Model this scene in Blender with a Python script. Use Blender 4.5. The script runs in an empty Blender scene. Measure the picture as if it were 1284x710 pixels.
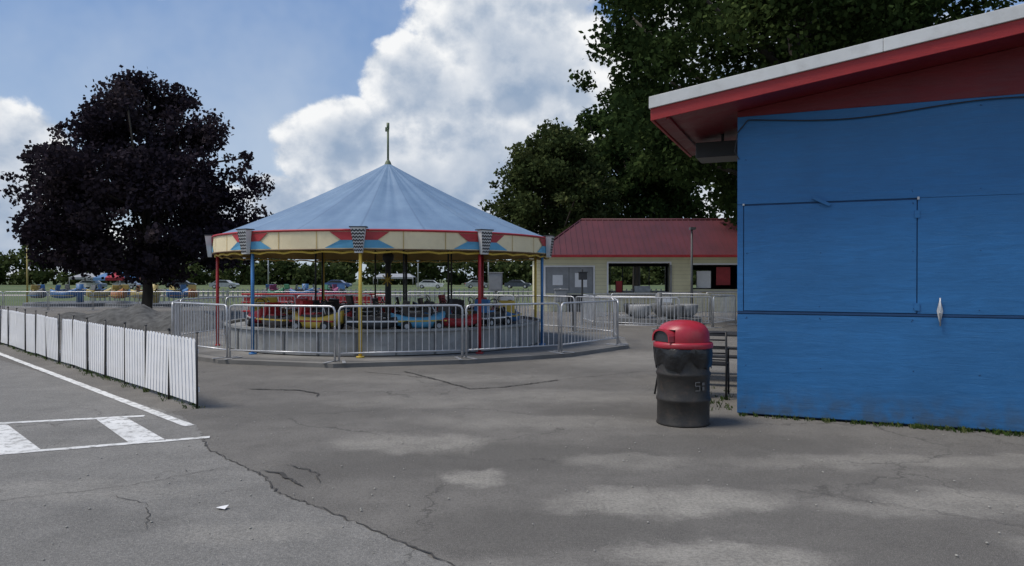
import bpy, math, random
import numpy as np
from mathutils import Vector, Matrix
R=random.Random(7)
sc=bpy.context.scene
sc.view_settings.view_transform='Standard'; sc.view_settings.look='None'; sc.view_settings.exposure=0
rad=math.radians

# ---------------------------------------------------------------- materials
def nn(nt,t,**k):
    n=nt.nodes.new(t)
    for a,b in k.items(): setattr(n,a,b)
    return n
def setin(nt,sock,v):
    if isinstance(v,bpy.types.NodeSocket): nt.links.new(v,sock)
    else: sock.default_value=v
def math_(nt,op,a,b=None,c=None,clamp=False):
    n=nn(nt,'ShaderNodeMath',operation=op); n.use_clamp=clamp
    setin(nt,n.inputs[0],a)
    if b is not None: setin(nt,n.inputs[1],b)
    if c is not None: setin(nt,n.inputs[2],c)
    return n.outputs[0]
def mixc(nt,f,a,b):
    n=nn(nt,'ShaderNodeMix',data_type='RGBA'); setin(nt,n.inputs[0],f)
    setin(nt,n.inputs[6],a if isinstance(a,bpy.types.NodeSocket) else (*a[:3],1)); setin(nt,n.inputs[7],b if isinstance(b,bpy.types.NodeSocket) else (*b[:3],1))
    return n.outputs[2]
def noise(nt,vec,scale,detail=4,rough=.55,dist=0):
    n=nn(nt,'ShaderNodeTexNoise'); n.inputs['Scale'].default_value=scale; n.inputs['Detail'].default_value=detail
    n.inputs['Roughness'].default_value=rough; n.inputs['Distortion'].default_value=dist
    if vec is not None: nt.links.new(vec,n.inputs['Vector'])
    return n.outputs['Fac']
def remap(nt,v,a,b,c=0,d=1,smooth=False):
    n=nn(nt,'ShaderNodeMapRange'); n.clamp=True
    if smooth: n.interpolation_type='SMOOTHSTEP'
    setin(nt,n.inputs[0],v)
    for i,x in enumerate((a,b,c,d)): n.inputs[i+1].default_value=x
    return n.outputs[0]
def newmat(name):
    m=bpy.data.materials.new(name); m.use_nodes=True; nt=m.node_tree
    return m,nt,nt.nodes['Principled BSDF']
def coords(nt,scale=(1,1,1)):
    tc=nn(nt,'ShaderNodeTexCoord'); mp=nn(nt,'ShaderNodeMapping'); nt.links.new(tc.outputs['Object'],mp.inputs[0])
    mp.inputs['Scale'].default_value=scale; return mp.outputs[0]
def bumpit(nt,bs,h,strength,dist=.01):
    b=nn(nt,'ShaderNodeBump'); b.inputs['Strength'].default_value=strength; b.inputs['Distance'].default_value=dist
    nt.links.new(h,b.inputs['Height']); nt.links.new(b.outputs[0],bs.inputs['Normal'])
MC={}
def M(name,col,rough=.6,metal=0,var=.18,scale=3,bump=0,bs_=60,stretch=(1,1,1),dirt=None,dirtamt=.3):
    if name in MC: return MC[name]
    m,nt,bs=newmat(name); v=coords(nt,stretch)
    f=remap(nt,noise(nt,v,scale,4),.3,.7)
    c=mixc(nt,f,[x*(1-var) for x in col],[min(1,x*(1+var)) for x in col])
    if dirt:
        g=remap(nt,noise(nt,v,scale*2.7,5,.7),.5,.75,0,dirtamt)
        c=mixc(nt,g,c,dirt)
    nt.links.new(c,bs.inputs['Base Color']); bs.inputs['Metallic'].default_value=metal
    bs.inputs['Roughness'].default_value=rough
    if bump: bumpit(nt,bs,noise(nt,v,bs_,3),bump)
    MC[name]=m; return m

white=M('white_vinyl',(.8,.8,.81),.45,var=.05,dirt=(.5,.5,.46),dirtamt=.25,scale=2)
blackm=M('black_metal',(.02,.02,.022),.45,0,.3)
galv=M('galvanised_steel',(.5,.51,.53),.42,.5,.2,scale=6)
concrete=M('concrete',(.17,.165,.155),.9,0,.22,1.2,.4,80,dirt=(.09,.087,.08))
cream=M('cream_paint',(.76,.65,.42),.5,0,.1,2,dirt=(.5,.4,.22),dirtamt=.25)
red=M('red_paint',(.36,.022,.028),.45,0,.2,3)
blue=M('blue_paint',(.04,.17,.4),.42,0,.2,3)
yellow=M('yellow_paint',(.6,.43,.07),.42,0,.15,3)
skyb=M('light_blue_paint',(.1,.34,.54),.45)
darkg=M('dark_machinery',(.03,.032,.035),.5,0,.4)
seatm=M('seat_vinyl',(.035,.03,.03),.4)
greym=M('grey_paint',(.27,.28,.29),.6,0,.15,2,dirt=(.15,.14,.12))
dgrey=M('dark_grey_paint',(.12,.125,.13),.6,0,.2,2)
orange=M('orange_paint',(.35,.15,.06),.5)
pink=M('magenta_paint',(.25,.06,.13),.5)
green=M('green_paint',(.05,.18,.1),.45)
mblue=M('muted_blue',(.05,.14,.3),.5); myel=M('muted_yellow',(.4,.31,.1),.5)
glass=M('dark_glass',(.02,.025,.03),.08,0,.2,2,0)
rubber=M('rubber',(.02,.02,.02),.8)
bark=M('bark',(.06,.05,.04),.9,0,.4,6,1,30,(1,1,.25))
tan=M('tan_lining',(.5,.36,.14),.7,0,.2,2)

# ---------------------------------------------------------------- builder
class B:
    def __init__(s): s.v=[];s.f=[];s.m=[];s.mats=[];s.sm=[]
    def mi(s,mat):
        if mat not in s.mats: s.mats.append(mat)
        return s.mats.index(mat)
    def face(s,pts,mat,sm=False):
        b=len(s.v); s.v+= [tuple(p) for p in pts]; s.f.append(list(range(b,b+len(pts)))); s.m.append(s.mi(mat)); s.sm.append(sm)
    def hexa(s,p,mat):
        b=len(s.v); s.v+=[tuple(q) for q in p]
        for f in ((0,3,2,1),(4,5,6,7),(0,1,5,4),(1,2,6,5),(2,3,7,6),(3,0,4,7)):
            s.f.append([b+i for i in f]); s.m.append(s.mi(mat)); s.sm.append(False)
    def box(s,c,sz,mat,rz=0,rx=0,ry=0):
        mt=Matrix.Translation(c)@Matrix.Rotation(rz,4,'Z')@Matrix.Rotation(ry,4,'Y')@Matrix.Rotation(rx,4,'X')
        x,y,z=[q/2 for q in sz]
        s.hexa([mt@Vector(q) for q in ((-x,-y,-z),(x,-y,-z),(x,y,-z),(-x,y,-z),(-x,-y,z),(x,-y,z),(x,y,z),(-x,y,z))],mat)
    def bb(s,x0,x1,y0,y1,z0,z1,mat): s.box(((x0+x1)/2,(y0+y1)/2,(z0+z1)/2),(abs(x1-x0),abs(y1-y0),abs(z1-z0)),mat)
    def tube(s,pts,r,mat,n=8,cap=True):
        pts=[Vector(p) for p in pts]; rs=r if isinstance(r,(list,tuple)) else [r]*len(pts)
        b=len(s.v); k=s.mi(mat)
        for i,p in enumerate(pts):
            d=(pts[min(i+1,len(pts)-1)]-pts[max(i-1,0)]).normalized()
            a=d.orthogonal().normalized() if i==0 else (pa-d*pa.dot(d)).normalized()
            pa=a; c=d.cross(a)
            for j in range(n):
                t=2*math.pi*j/n; s.v.append(tuple(p+(a*math.cos(t)+c*math.sin(t))*rs[i]))
        for i in range(len(pts)-1):
            for j in range(n):
                s.f.append([b+i*n+j,b+i*n+(j+1)%n,b+(i+1)*n+(j+1)%n,b+(i+1)*n+j]); s.m.append(k); s.sm.append(n>5)
        if cap:
            s.f.append([b+j for j in range(n)][::-1]); s.m.append(k); s.sm.append(False)
            s.f.append([b+(len(pts)-1)*n+j for j in range(n)]); s.m.append(k); s.sm.append(False)
    def lathe(s,prof,c,mat,n=32,sm=True,sx=1,sy=1,fn=None):
        b=len(s.v); k=s.mi(mat)
        for i,(r,z) in enumerate(prof):
            for j in range(n):
                t=2*math.pi*j/n; q=(r*math.cos(t)*sx,r*math.sin(t)*sy,z)
                if fn: q=fn(q,t,i)
                s.v.append((c[0]+q[0],c[1]+q[1],c[2]+q[2]))
        for i in range(len(prof)-1):
            for j in range(n):
                s.f.append([b+i*n+j,b+i*n+(j+1)%n,b+(i+1)*n+(j+1)%n,b+(i+1)*n+j]); s.m.append(k); s.sm.append(sm)
    def prism(s,poly,y0,y1,mat,T=None):
        a=[Vector((x,y0,z)) for x,z in poly]; c=[Vector((x,y1,z)) for x,z in poly]
        if T: a=[T@q for q in a]; c=[T@q for q in c]
        s.face(a,mat); s.face(c[::-1],mat)
        for i in range(len(a)):
            j=(i+1)%len(a); s.face([a[j],a[i],c[i],c[j]],mat)
    def done(s,name,parent=None,bevel=0,loc=None,rz=0):
        me=bpy.data.meshes.new(name); me.from_pydata(s.v,[],s.f)
        for m in s.mats: me.materials.append(m)
        me.polygons.foreach_set('material_index',s.m); me.polygons.foreach_set('use_smooth',s.sm); me.update()
        o=bpy.data.objects.new(name,me); sc.collection.objects.link(o)
        if parent: o.parent=parent
        if loc: o.location=loc
        if rz: o.rotation_euler[2]=rz
        if bevel:
            bm=o.modifiers.new('bevel','BEVEL'); bm.width=bevel; bm.segments=2; bm.limit_method='ANGLE'
        return o
def empty(name,loc=(0,0,0),rz=0):
    e=bpy.data.objects.new(name,None); sc.collection.objects.link(e); e.location=loc; e.rotation_euler[2]=rz; return e

# ---------------------------------------------------------------- camera
cam=bpy.data.objects.new('camera',bpy.data.cameras.new('camera')); sc.collection.objects.link(cam)
cam.location=(0,0,1.6); cam.rotation_euler=(rad(90-.31),0,0); cam.data.lens=25.7; cam.data.sensor_width=36
cam.data.clip_end=5000; cam.data.clip_start=.05; sc.camera=cam

# ---------------------------------------------------------------- light
S=Vector((-.45,-.08,.86)).normalized()
sun=bpy.data.objects.new('sun',bpy.data.lights.new('sun','SUN')); sc.collection.objects.link(sun)
sun.data.energy=3.3; sun.data.angle=rad(20); sun.data.color=(1,.93,.84); sun.rotation_euler=S.to_track_quat('Z','Y').to_euler()
w=bpy.data.worlds.new('World'); sc.world=w; w.use_nodes=True; nt=w.node_tree
bg=nt.nodes['Background']; bg.inputs[1].default_value=.1
sky=nn(nt,'ShaderNodeTexSky',sky_type='NISHITA'); sky.sun_disc=False; sky.sun_elevation=math.asin(S.z); sky.sun_rotation=math.atan2(S.x,S.y)
sky.air_density=1.0; sky.dust_density=1.0; sky.ozone_density=2.0
tc=nn(nt,'ShaderNodeTexCoord'); sp=nn(nt,'ShaderNodeSeparateXYZ'); nt.links.new(tc.outputs['Generated'],sp.inputs[0])
X,Y,Z=sp.outputs
az=math_(nt,'MULTIPLY',math_(nt,'ARCTAN2',X,Y),57.2958); el=math_(nt,'MULTIPLY',math_(nt,'ARCSINE',Z),57.2958)
ell=[(.5,18.5,8.5,10),(-7.2,14.4,5.2,4.2),(-12.6,9.8,5.6,4.4),(-4,8,12,7),(-18,5.4,4.2,2.4),
     (-35.5,8,5,3.8),(-37,3.5,10,4),(-32.5,21.2,9.5,2.9),(18,14,14,10),(150,25,45,18),(-110,30,45,20)]
acc=None
for a,e,ra,re in ell:
    d1=math_(nt,'MULTIPLY_ADD',az,1/ra,-a/ra); d2=math_(nt,'MULTIPLY_ADD',el,1/re,-e/re)
    q=math_(nt,'SUBTRACT',1,math_(nt,'MULTIPLY_ADD',d1,d1,math_(nt,'MULTIPLY',d2,d2)))
    acc=q if acc is None else math_(nt,'MAXIMUM',acc,q)
acc=math_(nt,'MAXIMUM',acc,-1.5)
def cn(off):
    mp=nn(nt,'ShaderNodeMapping'); nt.links.new(tc.outputs['Generated'],mp.inputs[0]); mp.inputs['Location'].default_value=off; mp.inputs['Scale'].default_value=(1,1,1.15)
    a=noise(nt,mp.outputs[0],8,7,.6)
    vo=nn(nt,'ShaderNodeTexVoronoi',feature='F1'); vo.inputs['Scale'].default_value=15
    nt.links.new(mp.outputs[0],vo.inputs['Vector'])
    vo2=nn(nt,'ShaderNodeTexVoronoi',feature='F1'); vo2.inputs['Scale'].default_value=37
    nt.links.new(mp.outputs[0],vo2.inputs['Vector'])
    p=math_(nt,'MULTIPLY_ADD',vo.outputs['Distance'],-.6,.27); p=math_(nt,'MULTIPLY_ADD',vo2.outputs['Distance'],-.28,math_(nt,'ADD',p,.12))
    return math_(nt,'ADD',math_(nt,'MULTIPLY',math_(nt,'SUBTRACT',a,.5),2.5),p)
n1=cn((3.1,0,0)); n2=cn((3.1-.012,0,.03))
dens=math_(nt,'ADD',math_(nt,'MULTIPLY',acc,1.3),n1)
alpha=remap(nt,dens,-.05,.3,0,1,True)
lit=remap(nt,math_(nt,'SUBTRACT',n1,n2),-.55,.55,0,1,True)
thick=remap(nt,dens,.3,1.6,0,1,True)
shade=math_(nt,'MULTIPLY',math_(nt,'SUBTRACT',1,math_(nt,'MULTIPLY',thick,.6)),math_(nt,'ADD',math_(nt,'MULTIPLY',lit,.9),.4))
shade=math_(nt,'MULTIPLY',shade,remap(nt,el,1,16,.7,1.05))
ccol=mixc(nt,remap(nt,shade,.22,.98),(3.0,3.95,5.4),(9.3,9.4,9.5))
skyc=mixc(nt,.65,sky.outputs[0],mixc(nt,remap(nt,el,0,26),(5.2,6.4,8.0),(1.15,2.7,6.2)))
wisp=remap(nt,noise(nt,tc.outputs['Generated'],3,5,.62),.48,.8,0,.45)
skyc=mixc(nt,wisp,skyc,(6.2,6.9,7.8))
fin=mixc(nt,alpha,skyc,ccol)
nt.links.new(fin,bg.inputs[0])

# ---------------------------------------------------------------- ground
gm,nt,bs=newmat('grass_field'); v=coords(nt)
f=noise(nt,v,.05,5); c=mixc(nt,remap(nt,f,.35,.65),(.05,.085,.022),(.11,.13,.045)); c=mixc(nt,remap(nt,noise(nt,v,3,5,.7),.4,.7,0,.5),c,(.035,.055,.015))
nt.links.new(c,bs.inputs['Base Color']); bs.inputs['Roughness'].default_value=1
b=B(); b.face([(-2500,-500,-.02),(2500,-500,-.02),(2500,3500,-.02),(-2500,3500,-.02)],gm); b.done('ground')

def asphalt(name,c0,c1,spots,seed,dark=()):
    m,nt,bs=newmat(name); tc=nn(nt,'ShaderNodeTexCoord'); P=tc.outputs['Object']
    big=remap(nt,noise(nt,P,.38,6,.62,.4),.36,.64)
    c=mixc(nt,big,c0,c1)
    n22=noise(nt,P,2.2,7,.72)
    mid=remap(nt,n22,.42,.68,0,.6); c=mixc(nt,mid,c,[x*.68 for x in c0])
    dn=nn(nt,'ShaderNodeTexNoise'); dn.inputs['Scale'].default_value=1.6; dn.inputs['Detail'].default_value=6; dn.inputs['Roughness'].default_value=.66
    nt.links.new(P,dn.inputs['Vector'])
    va=nn(nt,'ShaderNodeVectorMath',operation='MULTIPLY_ADD'); nt.links.new(dn.outputs['Color'],va.inputs[0]); va.inputs[1].default_value=(.9,.9,0); nt.links.new(P,va.inputs[2])
    s=nn(nt,'ShaderNodeSeparateXYZ'); nt.links.new(va.outputs[0],s.inputs[0])
    def blobs(L,lo,hi):
        acc=None
        for x,y,rx,ry,a in L:
            d1=math_(nt,'MULTIPLY_ADD',s.outputs[0],1/rx,-(x+.45)/rx); d2=math_(nt,'MULTIPLY_ADD',s.outputs[1],1/ry,-(y+.45)/ry)
            q=math_(nt,'MULTIPLY',remap(nt,math_(nt,'MULTIPLY_ADD',d1,d1,math_(nt,'MULTIPLY',d2,d2)),lo,hi,1,0,True),a)
            acc=q if acc is None else math_(nt,'MAXIMUM',acc,q)
        return acc
    if dark: c=mixc(nt,blobs(dark,.3,1.5),c,[x*.62 for x in c0])
    acc=math_(nt,'MULTIPLY',blobs(spots,.15,1.6),remap(nt,n22,.3,.66,1,.45))
    c=mixc(nt,acc,c,(.4,.38,.335))
    sp_=noise(nt,P,170,2,.8)
    c=mixc(nt,remap(nt,sp_,.52,.7,0,.7),c,(.45,.43,.39)); c=mixc(nt,remap(nt,sp_,.46,.3,0,.7),c,(.03,.03,.03))
    sp2=noise(nt,P,38,4,.72); c=mixc(nt,remap(nt,sp2,.42,.68,0,.5),c,[x*.5 for x in c0])
    vo=nn(nt,'ShaderNodeTexVoronoi',feature='DISTANCE_TO_EDGE'); vo.inputs['Scale'].default_value=.42
    nt.links.new(va.outputs[0],vo.inputs['Vector'])
    cr=math_(nt,'MULTIPLY',remap(nt,vo.outputs['Distance'],.0015,.006,1,0),remap(nt,big,.35,.7))
    c=mixc(nt,math_(nt,'MULTIPLY',cr,.5),c,(.04,.038,.035))
    nt.links.new(c,bs.inputs['Base Color']); bs.inputs['Roughness'].default_value=.93; bs.inputs['Specular IOR Level'].default_value=.25
    bumpit(nt,bs,math_(nt,'ADD',sp_,sp2),.6,.014)
    return m
spots=[(-.27,5.9,.26,.24,.8),(1.13,5.25,.8,.34,.9),(-.95,7.2,.75,.42,.65),(1.0,6.4,.6,.27,.5),(1.2,4.2,.65,.24,.85),(3.1,5.2,.9,.3,.6),(3.6,4.3,.7,.35,.55),
       (-1.2,9.5,1.3,.5,.3),(.8,10,1.5,.6,.35),(3.5,6.4,1.6,.25,.45),(.2,8.2,1.4,.4,.35),(-.5,3.9,1.0,.3,.3),(2.6,14.5,2,1.6,.35),(-1.5,11.8,2.5,.5,.25)]
dark=[(.1,6.6,1.6,.5,.55),(-1.3,6.3,.8,.6,.45),(2.2,7.1,1.4,.4,.5),(.2,4.7,.8,.45,.5),(-2.6,8.8,1.4,.7,.4),(2.3,5.9,.7,.25,.35),(-.2,13,2.5,.8,.3),(1.2,8.8,.9,.4,.4)]
alot=asphalt('asphalt_lot',(.135,.127,.115),(.195,.184,.166),spots,1,dark)
aroad=asphalt('asphalt_road',(.185,.18,.168),(.25,.242,.224),[(-1.6,4.6,.5,.25,.35),(-3.2,5.5,.8,.3,.35),(-5,11,1.5,1,.2)],2,[(-2.6,4.8,.5,.3,.4),(-4.4,7.6,.6,.3,.3)])
b=B(); b.face([(-60,-12,0),(40,-12,0),(40,44,0),(-60,44,0)],alot); b.done('asphalt_lot')
def jag(pts,step=.12,amp=.04,seed=1):
    r=random.Random(seed); out=[]
    for (x0,y0),(x1,y1) in zip(pts,pts[1:]):
        L=math.hypot(x1-x0,y1-y0); n=max(1,int(L/step))
        for i in range(n): t=i/n; out.append((x0+(x1-x0)*t+r.uniform(-amp,amp),y0+(y1-y0)*t+r.uniform(-amp,amp)))
    out.append(pts[-1]); return out
edge=jag([(-14.5,18.6),(-3.85,8.5),(-3.45,8.0),(-2.83,6.82),(-2.0,5.9),(-1.75,5.45),(-1.3,5.05),(-.75,4.5),(-.32,4.05),(.3,3.2),(1.6,1.5),(4,-2)],.05,.022,3)
b=B(); b.face([(x,y,.004) for x,y in edge]+[(4,-12,.004),(-60,-12,.004),(-60,18.6,.004)],aroad); b.done('road')
tar=M('crack_dark',(.045,.042,.038),.95)
def crack(pts,w,seed,b,z=.009,amp=.03):
    p=jag(pts,.045,amp*.6,seed); n=len(p)
    for i in range(n-1):
        def off(k):
            a=p[max(k-1,0)]; c=p[min(k+1,n-1)]; dx,dy=c[0]-a[0],c[1]-a[1]; L=math.hypot(dx,dy) or 1
            ww=w*(.1+.6*abs(math.sin(k*1.7+seed))+.6*abs(math.sin(k*.31)))*min(1,(k+.3)/4,(n-1-k+.3)/4)/2; return -dy/L*ww,dx/L*ww
        o0=off(i);o1=off(i+1)
        b.face([(p[i][0]-o0[0],p[i][1]-o0[1],z),(p[i+1][0]-o1[0],p[i+1][1]-o1[1],z),(p[i+1][0]+o1[0],p[i+1][1]+o1[1],z),(p[i][0]+o0[0],p[i][1]+o0[1],z)],tar)
b=B()
crack([(-3.1,7.3),(-2.83,6.82),(-2.0,5.9),(-1.75,5.45),(-1.3,5.05),(-.75,4.5),(-.32,4.05),(.3,3.2)],.014,5,b)
crack([(-3.9,10.6),(-3.1,10.5),(-2.7,10.2),(-2.65,9.9)],.045,6,b)
crack([(-1.9,12.7),(-1.2,11.6),(-.6,10.6),(-.1,10.8),(.8,11.6)],.04,7,b)
crack([(-2.1,6.1),(-1.9,6.0),(-1.6,5.6)],.035,8,b); crack([(-1.95,6.3),(-1.6,6.0),(-1.5,5.7)],.015,18,b)
crack([(-5.2,4.9),(-4,5.1),(-3,5.6),(-2.4,6.2)],.006,9,b)
crack([(-3.0,5.4),(-2.6,5.2),(-2.3,4.6)],.006,19,b)
crack([(2.0,5.6),(2.9,5.0),(3.9,4.3)],.006,11,b)
crack([(.8,11.6),(2.2,12.6),(3.4,13)],.015,12,b); crack([(-2.6,12.6),(-1.9,12.2),(-1.2,11.6)],.02,21,b)
for i in range(14): # broken asphalt round a small pothole
    a=i*.9; crack([(-2.75+.12*math.cos(a),5.95+.1*math.sin(a)),(-2.75+.2*math.cos(a+.6),5.95+.16*math.sin(a+.6))],.014,30+i,b)
b.done('pavement_crack')
m,nt,bs=newmat('worn_road_paint'); v=coords(nt)
wn=noise(nt,v,9,7,.75); fac=remap(nt,wn,.38,.5); c=mixc(nt,remap(nt,noise(nt,v,1.5),.3,.7),(.55,.55,.53),(.7,.7,.68)); c=mixc(nt,fac,(.26,.255,.24),c)
nt.links.new(c,bs.inputs['Base Color']); bs.inputs['Roughness'].default_value=.8; bumpit(nt,bs,noise(nt,v,120),.4)
paint=m
b=B()
def strip(a,c,w0,w1=None):
    w1=w1 or w0; dx,dy=c[0]-a[0],c[1]-a[1]; L=math.hypot(dx,dy); nx,ny=-dy/L/2,dx/L/2
    n=max(2,int(L/.1)); rr=random.Random(int(L*100)); L_=[];R_=[]
    for i in range(n+1):
        t=i/n; ww=w0+(w1-w0)*t; x=a[0]+dx*t;y=a[1]+dy*t
        L_.append((x+nx*ww+rr.uniform(-.006,.006),y+ny*ww+rr.uniform(-.006,.006),.0085)); R_.append((x-nx*ww,y-ny*ww+rr.uniform(-.006,.006),.0085))
    b.face(R_+L_[::-1],paint)
strip((-22,27.0),(-3.5,7.93),.11)
strip((-9,7.0),(-4.28,8.5),.11)
strip((-8,5.2),(-3.05,7.36),.1)
b.face([(-4.72,8.29,.0085),(-3.74,7.12,.0085),(-3.42,7.22,.0085),(-4.42,8.38,.0085)],paint)
b.face([(-5.53,8.0,.0085),(-5.9,7.9,.0085),(-4.72,6.68,.0085),(-4.41,6.83,.0085)],paint)
b.done('road_marking')
b=B(); lit_=M('paper',(.7,.7,.7),.7)
b.face([(-2.05,5.05,.02),(-1.98,5.03,.014),(-1.97,5.08,.03),(-2.03,5.09,.016)],lit_); b.done('paper_scrap')
b=B(); stm=M('pebble',(.3,.29,.26),.9)
for i in range(500):
    x=R.uniform(-4,5); y=R.uniform(3.2,13); s=R.uniform(.003,.01)
    b.lathe([(0.001,0),(s,.2*s),(s*.8,s*.8),(0.001,s)],(x,y,.006),stm,5)
b.done('gravel_bits')

# ---------------------------------------------------------------- foliage
def leafmat(name,a,bb,c_,trans=.3):
    m=bpy.data.materials.new(name); m.use_nodes=True; nt=m.node_tree; nt.nodes.clear()
    at=nn(nt,'ShaderNodeAttribute'); at.attribute_name='var'; f=at.outputs['Fac']
    c=mixc(nt,remap(nt,f,0,.6),a,bb); c=mixc(nt,remap(nt,f,.6,1),c,c_)
    d=nn(nt,'ShaderNodeBsdfDiffuse'); nt.links.new(c,d.inputs['Color'])
    t=nn(nt,'ShaderNodeBsdfTranslucent'); nt.links.new(c,t.inputs[0]); mx=nn(nt,'ShaderNodeMixShader'); mx.inputs[0].default_value=trans
    nt.links.new(d.outputs[0],mx.inputs[1]); nt.links.new(t.outputs[0],mx.inputs[2]); o=nn(nt,'ShaderNodeOutputMaterial'); nt.links.new(mx.outputs[0],o.inputs[0]); return m
def foliage(name,cl,per,size,mat,seed,parent=None,flat=.75):
    g=np.random.default_rng(seed)
    P=[];V=[]
    for c,r in cl:
        k=max(8,int(per*(r**2))); d=g.normal(size=(k,3)); d/=np.linalg.norm(d,axis=1)[:,None]
        rr=r*g.random(k)**(1/2.2)*(1+.35*(g.random(k)**4)); P.append(np.array(c)+d*rr[:,None]*np.array([1,1,flat])); V.append(np.clip(g.random()*.6+g.random(k)*.4,0,1))
    P=np.concatenate(P);V=np.concatenate(V);N=len(P)
    a=g.normal(size=(N,3));a/=np.linalg.norm(a,axis=1)[:,None]; t=g.normal(size=(N,3)); bq=np.cross(a,t); bq/=np.linalg.norm(bq,axis=1)[:,None]
    s=(size*(.6+.8*g.random(N)))[:,None]
    a=a*s*.5; bq=bq*s*.36; nrm=np.cross(a,bq); nrm/=np.linalg.norm(nrm,axis=1)[:,None]
    q=np.stack([P-a,P+bq-nrm*s*.08,P+a,P-bq+nrm*s*.08],1).reshape(-1,3)
    me=bpy.data.meshes.new(name); me.vertices.add(4*N); me.vertices.foreach_set('co',q.astype(np.float32).ravel())
    me.loops.add(4*N); me.loops.foreach_set('vertex_index',np.arange(4*N,dtype=np.int32)); me.polygons.add(N)
    me.polygons.foreach_set('loop_start',np.arange(0,4*N,4,dtype=np.int32))
    me.update(calc_edges=True); at=me.attributes.new('var','FLOAT','POINT'); at.data.foreach_set('value',np.repeat(V,4).astype(np.float32))
    me.materials.append(mat); o=bpy.data.objects.new(name,me); sc.collection.objects.link(o)
    if parent: o.parent=parent
    return o
def prof_r(prof,z):
    for (z0,r0),(z1,r1) in zip(prof,prof[1:]):
        if z0<=z<=z1: return r0+(r1-r0)*(z-z0)/(z1-z0)
    return 0
def tree(name,loc,prof,ncl,clr,per,size,mat,seed,trunk_r,fork,stray=0):
    e=empty(name,loc); r=random.Random(seed); cl=[]; zmin,zmax=prof[0][0],prof[-1][0]
    ph=[r.uniform(0,6.28) for _ in range(6)]
    while len(cl)<ncl:
        z=r.uniform(zmin,zmax); rm=prof_r(prof,z)
        if r.random()>(rm/max(p[1] for p in prof))**1.2: continue
        th=r.uniform(0,6.283); k=1+.13*math.sin(3*th+ph[0]+z*.5)+.1*math.sin(5*th+ph[1]-z*.9)+.08*math.sin(z*2.3+ph[2])
        q=r.random()**.38; cr=clr*r.uniform(.45,1.25)
        rr=max(0,rm*k*q-cr*.55); cl.append(((rr*math.cos(th),rr*math.sin(th),z),cr))
    for i in range(stray): # thin outlying sprays
        z=r.uniform(zmin,zmax*.97); th=r.uniform(0,6.283); rm=prof_r(prof,z)*r.uniform(.92,1.1); cl.append(((rm*math.cos(th),rm*math.sin(th),z),clr*.36))
    b=B(); zf=fork
    b.tube([(0,0,-.1),(0,0,.25),(.05,.02,zf*.6),(0,.05,zf),(.1,0,(zf+zmax)/2),(0,.1,zmax*.85)],[trunk_r*1.5,trunk_r*1.1,trunk_r,trunk_r*.85,trunk_r*.5,.05],bark,10)
    for c,cr in r.sample(cl,min(30,len(cl))):
        z0=r.uniform(zf*.8,max(zf*.9,min(c[2],zmax*.7))); mid=(c[0]*.45,c[1]*.45,z0+(c[2]-z0)*.35+.2)
        b.tube([(0,0,z0),mid,c],[trunk_r*.42,trunk_r*.25,.03],bark,6)
    b.done('trunk_and_limbs',e); foliage('leaves',cl,per,size,mat,seed,e); return e
purple=leafmat('maple_leaves',(.017,.014,.02),(.033,.026,.034),(.066,.052,.056),.14)
dgreen=leafmat('dark_green_leaves',(.018,.032,.012),(.034,.055,.018),(.07,.095,.03),.2)
mgreen=leafmat('green_leaves',(.032,.048,.018),(.06,.08,.03),(.115,.13,.052),.25)
tree('purple_maple_tree',(-16.0,32,0),[(1.9,2.8),(2.5,4.3),(3.5,4.9),(5,5.1),(7,4.0),(8.3,3.1),(9.5,2.0),(10.3,.7)],330,.8,430,.18,purple,11,.22,1.8,90)
tree('large_shade_tree',(10.2,25.5,0),[(4.2,4.5),(5,5.9),(7,6.9),(9.5,6.9),(12,6.4),(14,4.6),(15.8,1.5)],400,1.0,340,.18,dgreen,22,.42,4,90)
tree('shade_tree',(2.7,47,0),[(3.5,3.0),(5,4.2),(7,4.2),(9,3.2),(10.6,1.6),(11.2,.5)],190,.9,260,.24,mgreen,33,.25,3,40)
tree('shade_tree',(9.5,56,0),[(5.5,4.0),(7,6),(10,6),(13,5),(16,2)],190,1.2,150,.34,dgreen,34,.3,4)
tree('shade_tree',(17,36,0),[(4,5.0),(6,7),(9,7),(12,6),(15.5,2)],200,1.5,130,.34,dgreen,35,.35,3)
cl=[]; r=random.Random(5)
for i in range(420):
    x=-330+i*1.65+r.uniform(-2,2); h=(7.5+3*math.sin(i*.11)+2.2*math.sin(i*.37+1))
    if x<-60: h+=3
    for k in range(3): cl.append(((x,205+r.uniform(-6,6),h*(.15+.33*k)+r.uniform(-.6,.8)),r.uniform(2.0,3.2)))
foliage('distant_tree_line',cl,13,1.2,mgreen,9)

gt=leafmat('weed_blades',(.03,.06,.015),(.07,.11,.03),(.16,.17,.07),.3)
def blades(name,pts,h,mat):
    r=random.Random(3); V=[];F=[];A=[]
    for x,y in pts:
        n=r.randint(3,9)
        va=r.random()
        for _ in range(n):
            bx=x+r.uniform(-.03,.03);by=y+r.uniform(-.03,.03);hh=h*r.uniform(.3,1.1);t=r.uniform(0,6.28);wd=.004;lx=math.cos(t)*hh*.6;ly=math.sin(t)*hh*.6
            k=len(V);V+=[(bx-wd,by,.0),(bx+wd,by,.0),(bx+wd*.6+lx*.4,by+ly*.4,hh*.7),(bx+lx,by+ly,hh)];F.append((k,k+1,k+2,k+3));A+=[va]*4
    me=bpy.data.meshes.new(name);me.from_pydata(V,[],F);at=me.attributes.new('var','FLOAT','POINT');at.data.foreach_set('value',A);me.materials.append(mat)
    o=bpy.data.objects.new(name,me);sc.collection.objects.link(o)
pts=[]
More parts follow.
